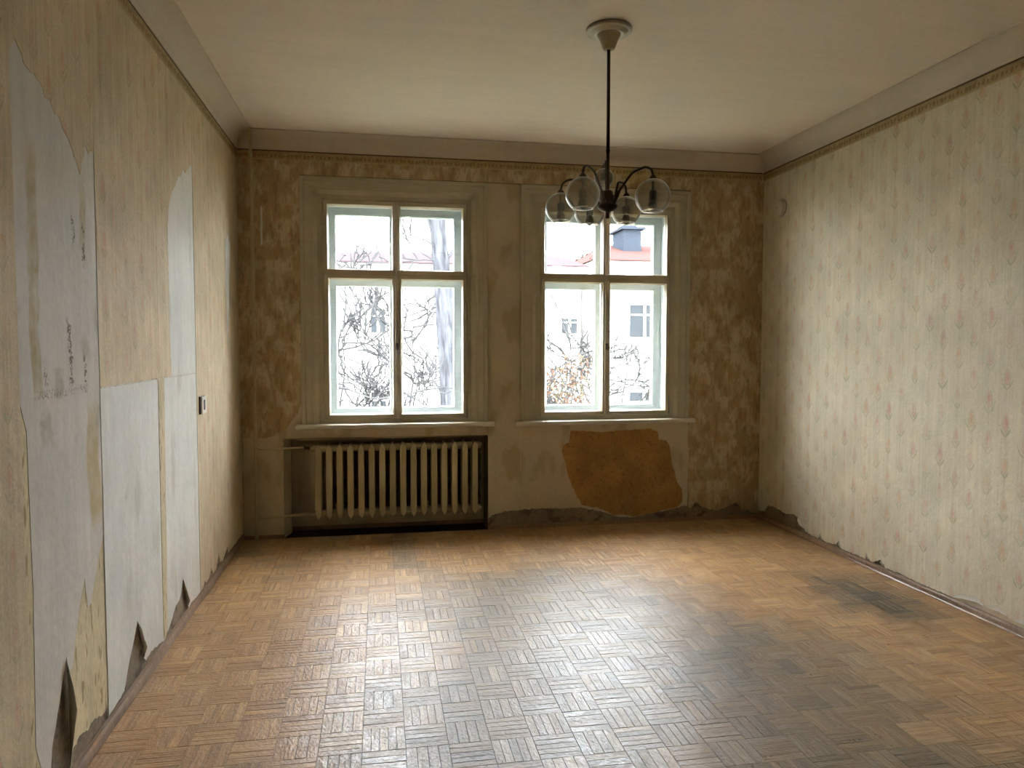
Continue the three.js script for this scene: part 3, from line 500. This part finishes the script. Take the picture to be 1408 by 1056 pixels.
  for (let t = 0; t < p.count; t += 3) { const a = [p.getX(t + 1), p.getY(t + 1), p.getZ(t + 1)]; p.setXYZ(t + 1, p.getX(t + 2), p.getY(t + 2), p.getZ(t + 2)); p.setXYZ(t + 2, ...a); }
  sb.computeVertexNormals(); sb.translate(X(0.405), 0.828, 0); mesh('window_sill', metreUV(sb), M.sill, g);
  // sheet sill outside
  mesh('outer_sill', box(X(0.6), X(1.72), 0.885, 0.905, -0.47, -0.2, 0.004), M.outerJoinery, g);
}
function asymFrame(x0, y0, x1, y1, oL, oR, oB, oT, prof) { // a frame whose four members differ in width
  const pl = prof(oL), pr = prof(oR), pb = prof(oB), pt = prof(oT), m = pl.length, pos = [], tri = (a, b, c) => pos.push(...a, ...b, ...c);
  const corner = (i, k) => k === 0 ? [x0 - pl[i][0], y0 - pb[i][0], pl[i][1]] : k === 1 ? [x0 - pl[i][0], y1 + pt[i][0], pl[i][1]] : k === 2 ? [x1 + pr[i][0], y1 + pt[i][0], pr[i][1]] : [x1 + pr[i][0], y0 - pb[i][0], pr[i][1]];
  for (let s = 0; s < 4; s++) for (let i = 0; i < m; i++) { const j = (i + 1) % m, e = (s + 1) % 4, a = corner(i, s), b = corner(j, s), c = corner(j, e), d = corner(i, e); tri(a, b, c); tri(a, c, d); }
  const g = new THREE.BufferGeometry(); g.setAttribute('position', new THREE.Float32BufferAttribute(pos, 3)); g.computeVertexNormals(); return metreUV(g);
}
makeWindow(0, 'white double casement window above the radiator');
makeWindow(1, 'white double casement window behind the chandelier');

// ------------------------------------------------------------------ radiator
{
  const r = group('radiator'); tag(r, 'cream painted cast iron column radiator in the niche under the left window', 'radiator'); r.position.set(0.56, 0, -0.05);
  const N = 16, pitch = 0.0803, y0 = 0.124, y1 = 0.708;
  const col = (z, d, hw, ya, yb) => { // upright column with ogee tips
    const s = new THREE.Shape(); s.moveTo(0, ya);
    s.bezierCurveTo(0.004, ya + 0.012, hw, ya + 0.018, hw, ya + 0.05); s.lineTo(hw, yb - 0.05); s.bezierCurveTo(hw, yb - 0.018, 0.004, yb - 0.012, 0, yb);
    s.bezierCurveTo(-0.004, yb - 0.012, -hw, yb - 0.018, -hw, yb - 0.05); s.lineTo(-hw, ya + 0.05); s.bezierCurveTo(-hw, ya + 0.018, -0.004, ya + 0.012, 0, ya);
    const g = new THREE.ExtrudeGeometry(s, { depth: d, bevelEnabled: true, bevelThickness: 0.008, bevelSize: 0.006, bevelOffset: -0.006, bevelSegments: 3, curveSegments: 6 }); g.translate(0, 0, z); return g;
  };
  const ring = (y) => [cyl([-0.0415, y, 0], [0.0415, y, 0], 0.026, 0.026, 18), cyl([-0.042, y, 0], [-0.036, y, 0], 0.03, 0.03, 18), cyl([0.036, y, 0], [0.042, y, 0], 0.03, 0.03, 18)];
  const sec = merge([col(0.018, 0.02, 0.0235, y0, y1), col(-0.034, 0.02, 0.021, y0, y1), col(-0.088, 0.02, 0.021, y0, y1), ...ring(0.672), ...ring(0.163)]);
  for (let i = 0; i < N; i++) { const m = mesh('section', sec, M.iron, r); m.position.x = i * pitch; }
  for (const y of [0.672, 0.163]) {
    mesh('end_plug', merge([cyl([15 * pitch + 0.04, y, 0], [15 * pitch + 0.056, y, 0], 0.022, 0.02, 8), cyl([15 * pitch + 0.056, y, 0], [15 * pitch + 0.062, y, 0], 0.01, 0.008, 8)]), M.iron, r);
    mesh('inlet_nut', merge([cyl([-0.062, y, 0], [-0.04, y, 0], 0.018, 0.022, 8)]), M.iron, r);
  }
  for (const x of [1.5, 10.5, 13.5]) mesh('bracket', merge([box(x * pitch - 0.008, x * pitch + 0.008, 0.128, 0.14, -0.187, 0.02, 0.003), box(x * pitch - 0.012, x * pitch + 0.012, 0.1, 0.2, -0.1885, -0.183, 0.001)]), M.iron, r);
}
// heating pipes
{
  const g = group('heating_pipe'); tag(g, 'painted heating riser with two branches in the corner left of the radiator', 'pipe'); g.position.set(0.117, 0, 0.05);
  const L = (p) => [p[0] - 0.117, p[1], p[2] - 0.05];
  mesh('riser', tube([[0.008, 3.02, 0.085], [0.006, 2.5, 0.04], [0.003, 1.8, 0.012], [0, 1.0, 0.0], [-0.003, 0.4, 0], [-0.004, 0, 0]].map(([x, y, z]) => [x, y, z]), 0.0125, 60, 14), M.pipe, g);
  mesh('feed_branch', tube([[0.117, 0.74, 0.052], [0.121, 0.714, 0.052], [0.133, 0.697, 0.052], [0.155, 0.691, 0.05], [0.25, 0.689, 0.036], [0.33, 0.687, 0.022], [0.46, 0.684, -0.02]].map(L), 0.009, 60, 12), M.pipe, g);
  mesh('return_branch', tube([[0.117, 0.17, 0.05], [0.2, 0.1705, 0.042], [0.33, 0.172, 0.022], [0.43, 0.172, -0.014], [0.494, 0.164, -0.046]].map(L), 0.009, 50, 12), M.pipe, g);
  const v = mesh('valve', merge([cyl(L([0.452, 0.684, -0.017]), L([0.478, 0.68, -0.03]), 0.013, 0.013, 6), cyl(L([0.478, 0.68, -0.03]), L([0.487, 0.678, -0.033]), 0.009), cyl(L([0.487, 0.678, -0.033]), L([0.491, 0.675, -0.043]), 0.0135, 0.0135, 6)]), M.brassDull, g); v.userData.label = 'dull metal valve';
  mesh('collar', lathe([[0.0126, 0], [0.024, 0], [0.024, 0.004], [0.016, 0.01], [0.0126, 0.011]], 20).translate(-0.004, 0.0, 0), M.pipe, g);
}

// ------------------------------------------------------------------ chandelier
{
  const c = group('chandelier'); tag(c, 'dark metal chandelier with clear glass globes hanging before the right window', 'chandelier'); c.position.set(2.153, 0, 2.16);
  const rose = lathe([[0.001, 2.992], [0.058, 2.992], [0.066, 2.988], [0.078, 2.99], [0.09, 3.0], [0.1, 3.003], [0.108, 3.001], [0.113, 3.006], [0.113, 3.019], [0.001, 3.019]].reverse(), 48); mesh('ceiling_plate', rose, M.enamel, c);
  mesh('canopy', lathe([[0.012, 2.916], [0.026, 2.918], [0.03, 2.924], [0.05, 2.975], [0.057, 2.983], [0.058, 2.993], [0.012, 2.993]].reverse(), 40), M.enamel, c);
  mesh('stem', lathe([[0.001, 2.2], [0.0085, 2.2], [0.0085, 2.42], [0.0105, 2.424], [0.0105, 2.43], [0.0085, 2.434], [0.0085, 2.94], [0.001, 2.94]].reverse(), 20), M.bronze, c);
  mesh('hub', lathe([[0.001, 2.092], [0.0075, 2.093], [0.009, 2.1], [0.008, 2.118], [0.012, 2.126], [0.03, 2.131], [0.046, 2.143], [0.051, 2.152], [0.05, 2.158], [0.036, 2.172], [0.033, 2.176], [0.035, 2.182], [0.034, 2.205], [0.028, 2.21], [0.026, 2.226], [0.016, 2.232], [0.0085, 2.236]].reverse(), 36), M.bronze, c);
  // globes: centre relative to the stem
  const spots = [[-0.195, 2.158, 0.235, 0.08], [0.142, 2.158, 0.248, 0.083], [-0.212, 2.158, -0.115, 0.078], [-0.036, 2.158, -0.195, 0.08], [0.142, 2.158, -0.13, 0.076], [0.03, 2.33, -0.16, 0.05]];
  const sphere = (r, a0, a1, t) => { // glass wall between two latitudes, open above and below, with rounded lips
    const o = []; for (let k = 0; k <= 26; k++) { const a = lerp(a0, a1, k / 26); o.push([r * Math.sin(a), r * Math.cos(a)]); } return lathe(o, 44);
  };
  spots.forEach(([x, y, z, r], i) => {
    const d = Math.hypot(x, z), ux = x / d, uz = z / d, top = y + r, small = i === 5;
    const start = [ux * 0.04, 2.165, uz * 0.04];
    const path = small ? [start, [ux * 0.06, 2.24, uz * 0.06], [ux * 0.07, 2.34, uz * 0.07], [ux * (d - 0.06), top + 0.02, uz * (d - 0.06)], [ux * (d - 0.02), top + 0.026, uz * (d - 0.02)], [x, top + 0.014, z], [x, top - 0.005, z]]
      : [start, [ux * 0.075, 2.215, uz * 0.075], [ux * (d * 0.55), 2.288, uz * (d * 0.55)], [ux * (d * 0.82), top + 0.062, uz * (d * 0.82)], [ux * (d * 0.96), top + 0.045, uz * (d * 0.96)], [x, top + 0.015, z], [x, top - 0.01, z]];
    const arm = mesh('arm', tube(path, 0.0058, 48, 10), M.bronze, c);
    mesh('arm_sleeve', tube([[ux * 0.04, 2.163, uz * 0.04], [ux * 0.06, 2.19, uz * 0.06], [ux * 0.075, 2.217, uz * 0.075]], 0.0085, 10, 10), M.bronze, arm);
    const h = lathe([[0.003, 0.02], [0.009, 0.017], [0.016, 0.007], [0.018, 0.0], [0.016, -0.004], [0.003, -0.004]], 28); h.translate(x, top, z); mesh('gallery', h, M.bronze, arm);
    const so = merge([cyl([x, y + 0.018, z], [x, top - 0.004, z], 0.0065, 0.0065, 12), lathe([[0.001, -0.026], [0.0165, -0.026], [0.0185, -0.02], [0.0185, 0.012], [0.014, 0.02], [0.001, 0.02]], 24).translate(x, y + (small ? 0.01 : 0.008), z)]); mesh('socket', so, M.socket, arm);
    if (!small) { const b = lathe([[0.001, -0.052], [0.012, -0.049], [0.021, -0.038], [0.0235, -0.026], [0.02, -0.012], [0.012, 0.0], [0.012, 0.008]], 24); b.translate(x, y - 0.018, z); mesh('bulb', b, M.bulb, arm); }
    const gl = sphere(r, 0.26, Math.PI - 0.62); gl.translate(x, y, z); const globe = mesh('globe', gl, M.globe, c);
    const lip = new THREE.TorusGeometry(r * Math.sin(0.62), 0.0026, 10, 44); lip.rotateX(Math.PI / 2); lip.translate(x, y - r * Math.cos(0.62), z); mesh('rim', lip, M.rim, globe);
  });
}

// ------------------------------------------------------------------ small fittings
{
  const s = group('light_switch'); tag(s, 'cream square light switch with dark rocker on the left wall', 'switch'); s.position.set(3 * T, 1.113, 1.215);
  mesh('back_plate', box(0, 0.009, -0.052, 0.052, -0.055, 0.06, 0.003), M.bakelite, s).userData.label = 'dark back plate';
  const cov = slab(rectPts(-0.052, 0.05, -0.049, 0.049), 0.011, [rectPts(-0.02, 0.018, -0.03, 0.03)]); cov.rotateY(Math.PI / 2); cov.translate(0.007, 0, 0); mesh('cover', cov, M.plastic, s);
  const ro = box(0.006, 0.02, -0.028, 0.028, -0.017, 0.019, 0.003); mesh('rocker', ro, M.bakelite, s).userData.label = 'dark rocker';
}
{
  const v = group('vent_cap'); tag(v, 'small round white cap high on the right wall near the window corner', 'vent cap'); v.position.set(W - 2 * T, 2.562, 0.285); v.rotation.z = Math.PI / 2;
  mesh('ring', lathe([[0.001, 0], [0.07, 0], [0.07, 0.012], [0.066, 0.016], [0.001, 0.016]].reverse(), 40), M.cap, v);
  mesh('cover', lathe([[0.001, 0.014], [0.06, 0.014], [0.062, 0.022], [0.06, 0.033], [0.054, 0.038], [0.001, 0.041]].reverse(), 40), M.cap, v);
  mesh('screw', lathe([[0.001, 0.04], [0.005, 0.04], [0.004, 0.043], [0.001, 0.044]].reverse(), 12), M.brassDull, v);
}
{
  const k = group('wall_hook'); tag(k, 'small pale hook on the papered wall beside the riser at the cornice', 'hook'); k.position.set(0.285, 2.78, 2 * T);
  mesh('hook', tube([[0, 0.03, 0], [0, 0.03, 0.012], [0, 0.0, 0.016], [0, -0.02, 0.02], [0, -0.022, 0.03], [0, -0.012, 0.034]], 0.003, 24, 8), M.plastic, k);
  mesh('plate', box(-0.006, 0.006, 0.012, 0.045, 0, 0.003, 0.001), M.plastic, k);
}

// ------------------------------------------------------------------ outside: yard, houses, bare trees, shrub
const barkTex = texture(256, 512, (u, v) => { const a = fbm(u, v, 22, 6, 4, 221), b = fbm(u, v, 4, 8, 3, 223) - 0.5, k = 0.6 + 0.7 * a + b * 0.3; return [150 * k, 146 * k, 146 * k]; }, true, 0.8, 1.6);
const matt = (o) => new THREE.MeshLambertMaterial(o), dull = (r, g, b) => matt({ color: new THREE.Color(r, g, b) });
const O = {
  wall: matt({ color: 0xc4c2be }), tile: dull(0.037, 0.026, 0.0275), tile2: dull(0.04, 0.021, 0.019), dark: dull(0.02, 0.022, 0.024), trim: matt({ color: 0xd0ccc4 }), slate: dull(0.018, 0.021, 0.026),
  bark: matt({ map: barkTex, color: new THREE.Color(0.1, 0.106, 0.114) }), twig: dull(0.03, 0.0293, 0.0286), grass: dull(0.09, 0.095, 0.06),
};
struct(mesh('ground', box(-60, 70, -4.6, -4.4, -90, -0.42), O.grass), 'yard below the windows');
function houseWindow(parent, x, y, w, h, z) {
  const f = mesh('window', merge([frameSweep(x - w / 2, y, x + w / 2, y + h, [[-0.06, 0], [-0.06, 0.05], [0.05, 0.06], [0.05, 0]], z - 0.02), box(x - 0.05, x + 0.05, y, y + h, z, z + 0.05), box(x - w / 2, x + w / 2, y + h * 0.66, y + h * 0.66 + 0.05, z, z + 0.04), box(x - w / 2 - 0.1, x + w / 2 + 0.1, y - 0.08, y, z - 0.02, z + 0.12)]), O.trim, parent);
  mesh('pane', box(x - w / 2, x + w / 2, y, y + h, z - 0.03, z + 0.01), O.dark, f);
}
function courses(x0, x1, zE, yE, zR, yR, hipL = 0, hipR = 0) { // overlapping rows of tiles up a slope, narrowing at hips
  const n = 14, gs = [];
  for (let i = 0; i < n; i++) { const t = i / n, s = (i + 1.15) / n, a0 = x0 + hipL * t, a1 = x1 - hipR * t, z0 = lerp(zE, zR, t), z1 = lerp(zE, zR, s), y0 = lerp(yE, yR, t), y1 = lerp(yE, yR, s);
    const l = Math.hypot(z1 - z0, y1 - y0), g = new THREE.BoxGeometry(a1 - a0, 0.05, l); g.rotateX(Math.atan2(y1 - y0, -(z1 - z0))); g.translate((a0 + a1) / 2, (y0 + y1) / 2 + 0.03, (z0 + z1) / 2); gs.push(g); }
  return merge(gs);
}
{
  const a = group('house'); tag(a, 'long white house with low red tiled roof across the yard behind the left window', 'house'); a.position.set(0, -4.4, 0);
  mesh('wall', box(-16, 9.3, 0, 8.95, -33, -24), O.wall, a);
  mesh('eave', box(-16.2, 9.4, 8.95, 9.12, -33.2, -23.6, 0.02), O.trim, a);
  const r = mesh('roof', courses(-16.3, 9.5, -23.5, 9.12, -28.5, 10.1), O.tile, a); mesh('back_slope', courses(-16.3, 9.5, -33.4, 9.12, -28.5, 10.1), O.tile, r);
  for (const [x, y] of [[1.0, 6.35], [-3, 6.35], [5, 6.35], [1.0, 3], [5, 3], [8.83, 6.35]]) houseWindow(a, x, y, x > 8 ? 0.8 : 0.7, x > 8 ? 0.75 : 1.05, -24);
  const b = group('house'); tag(b, 'white house with red hipped roof and dark dormer behind the right window', 'house'); b.position.set(0, -4.4, 0);
  mesh('wall', box(9.8, 24, 0, 9.25, -34, -24.1), O.wall, b);
  mesh('eave', box(9.75, 24.2, 9.25, 9.42, -34.2, -23.7, 0.02), O.trim, b);
  const r2 = mesh('roof', courses(9.7, 24.2, -23.6, 9.42, -28.9, 10.75, 2.2, 2.2), O.tile2, b); mesh('back_slope', courses(9.7, 24.2, -34.2, 9.42, -28.9, 10.75, 2.2, 2.2), O.tile2, r2);
  for (const [xa, xb] of [[9.7, 11.9], [24.2, 22.0]]) { const t = slab([[-34.2, 0], [-23.6, 0], [-28.9, 1]], 0.06); const p = t.attributes.position; for (let i = 0; i < p.count; i++) { const z = p.getX(i), v = p.getY(i), d = p.getZ(i); p.setXYZ(i, lerp(xa, xb, v) + (d - 0.06) * Math.sign(xb - xa), 9.42 + v * 1.33 + d, z); } t.computeVertexNormals(); mesh('hip', t, O.tile2, r2).material.side = THREE.DoubleSide; }
  houseWindow(b, 12.15, 6.2, 1.45, 1.5, -24.1); houseWindow(b, 16, 6.2, 1.4, 1.5, -24.1); houseWindow(b, 12.15, 2.5, 1.4, 1.5, -24.1);
  const d = mesh('dormer', box(12.05, 12.9, 9.8, 11.2, -28.2, -26.6), O.slate, b);
  mesh('dormer_roof', merge([box(11.9, 13.05, 11.2, 11.32, -28.4, -26.4, 0.02), box(12.2, 12.75, 11.3, 11.5, -28, -26.8)]), O.slate, d);
}
// a tube that tapers and is not quite round
function taper(pts, r0, r1, seg, radial) {
  const g = tube(pts, 1, seg, radial), p = g.attributes.position, c = new THREE.CatmullRomCurve3(pts.map((a) => new THREE.Vector3(...a)), false, 'catmullrom', 0.3), n = radial + 1;
  for (let i = 0; i <= seg; i++) { const o = c.getPointAt(i / seg), r = lerp(r0, r1, i / seg); for (let j = 0; j <= radial; j++) { const k = i * n + j, a = ((j % radial) / radial) * 2 * Math.PI, w = r * (1 + 0.09 * Math.sin(3 * a + i * 0.3) + 0.05 * Math.sin(7 * a + i)); p.setXYZ(k, o.x + (p.getX(k) - o.x) * w, o.y + (p.getY(k) - o.y) * w, o.z + (p.getZ(k) - o.z) * w); } }
  g.computeVertexNormals(); return g;
}
// bare trees: trunk, limbs and twigs grown by forking
function makeTree(name, label, base, fine, grow) {
  const t = group(name); tag(t, label, name === 'shrub' ? 'shrub' : 'tree'); t.position.set(...base);
  const twigs = [];
  const branch = (p, dir, len, r, depth, wild) => {
    const n = 4, pts = [p.clone()], d = dir.clone(); let q = p.clone();
    for (let i = 0; i < n; i++) { d.add(new THREE.Vector3(rr(-1, 1), rr(-0.8, 1), rr(-1, 1)).multiplyScalar(wild)).normalize(); q = q.clone().addScaledVector(d, len / n); pts.push(q); }
    for (let i = 0; i < n; i++) twigs.push(cyl(pts[i].toArray(), pts[i + 1].toArray(), Math.max(fine, r * (1 - 0.14 * i)), Math.max(fine * 0.85, r * (1 - 0.14 * (i + 1))), depth > 2 ? 6 : 4));
    if (depth > 0) { const k = 2 + (rnd() < 0.6 ? 1 : 0); for (let i = 0; i < k; i++) { const at = pts[1 + Math.floor(rnd() * n)]; branch(at, d.clone().add(new THREE.Vector3(rr(-1, 1), rr(-0.5, 0.9), rr(-1, 1)).multiplyScalar(0.9)).normalize(), len * rr(0.55, 0.85), r * rr(0.45, 0.62), depth - 1, wild); } }
  };
  grow(t, branch);
  if (twigs.length) { const m = mesh('branches', merge(twigs), O.twig, t); m.userData.kind = 'stuff'; }
  return t;
}
const V = (x, y, z) => new THREE.Vector3(x, y, z);
makeTree('tree', 'thick grey bare tree trunk outside the left window', [2.28, -4.4, -7], 0.014, (t, branch) => {
  const g = taper([[0.1, -0.2, 0], [-0.03, 4.9, 0], [-0.14, 6.6, 0.02], [-0.25, 7.8, 0], [-0.3, 9.2, -0.05], [-0.32, 11, 0]], 0.24, 0.1, 60, 20);
  const u = g.attributes.uv; for (let i = 0; i < u.count; i++) u.setXY(i, u.getY(i) * 0.8, u.getX(i) * 11);
  mesh('trunk', g, O.bark, t);
  mesh('limb', tube([[-0.22, 7.2, 0.05], [0.0, 7.5, 0.05], [0.1, 7.9, 0.05], [0.18, 8.4, 0.1], [0.22, 9.2, 0.1]], 0.028, 20, 8), O.bark, t);
  mesh('limb', tube([[-0.25, 7.6, 0.05], [-0.42, 8.0, 0.05], [-0.52, 8.4, 0.1], [-0.56, 9.2, 0.1]], 0.025, 20, 8), O.bark, t);
  for (let i = 0; i < 9; i++) branch(V(-0.15 + rr(-0.1, 0.1), rr(4.6, 9.5), 0.1), V(rr(-1, 0.5), rr(0.0, 0.7), rr(-0.4, 0.6)).normalize(), rr(0.7, 1.4), 0.022, 3, 0.35);
});
const bare = (label, base, stems, n, h, r, fine) => makeTree('tree', label, base, fine, (t, branch) => {
  for (const sx of stems) {
    mesh('trunk', taper([[sx, -0.2, 0], [sx + 0.05, h * 0.4, 0.04], [sx - 0.08, h * 0.7, 0], [sx + 0.05, h * 0.85, 0.03], [sx - 0.05, h, 0.05]], r, fine * 0.7, 24, 8), O.twig, t);
    for (let i = 0; i < n; i++) branch(V(sx, h * rr(0.55, 1), 0), V(rr(-1, 1), rr(-0.3, 0.7), rr(-0.3, 0.3)).normalize(), rr(0.9, 1.6), r * rr(0.4, 0.6), 3, 0.4);
  }
});
bare('two-stemmed bare twiggy tree before the white wall outside the left window', [1.0, -4.4, -11.2], [-0.78, 0.78], 15, 6.3, 0.055, 0.018);
bare('two-stemmed bare twiggy tree outside the right window behind the orange shrub', [6.6, -4.4, -13.5], [-1.05, 1.05], 12, 6.1, 0.05, 0.02);
bare('distant bare tree crown above the dark dormer', [13.2, -4.4, -38], [0], 9, 11.0, 0.1, 0.04);
// shrub with autumn leaves
makeTree('shrub', 'shrub with a few orange and yellow leaves low in the right window', [4.75, -4.4, -9], 0.014, (t, branch) => {
  for (let i = 0; i < 16; i++) branch(V(rr(-0.5, 0.5), rr(1, 4.6), rr(-0.3, 0.3)), V(rr(-0.6, 0.6), rr(0.4, 1), rr(-0.3, 0.3)).normalize(), rr(0.7, 1.3), 0.014, 3, 0.4);
  const mats = [[0.055, 0.027, 0.018], [0.052, 0.034, 0.022], [0.05, 0.044, 0.027], [0.036, 0.03, 0.028]].map((c) => matt({ color: new THREE.Color(...c), side: THREE.DoubleSide }));
  mats.forEach((m, k) => {
    const gs = [];
    for (let i = 0; i < 220; i++) { const l = new THREE.ShapeGeometry(shapeOf([[0, 0], [0.022, 0.02], [0.026, 0.045], [0, 0.085], [-0.026, 0.045], [-0.022, 0.02]])); l.rotateX(rr(-1, 1)); l.rotateY(rr(0, 6.3)); l.rotateZ(rr(0, 6.3)); l.scale(0.85, 0.85, 0.85); const cl = [[-0.2, 5.15], [0.3, 5.4], [0.1, 4.9], [-0.35, 4.8], [0.25, 4.6]][Math.floor(rnd() * 5)]; l.translate(cl[0] + rr(-0.3, 0.3), cl[1] + rr(-0.35, 0.3), rr(-0.4, 0.4)); gs.push(l); }
    const lm = mesh('leaves', merge(gs), m, t); lm.userData.kind = 'stuff';
  });
});

renderer.render(scene, camera);
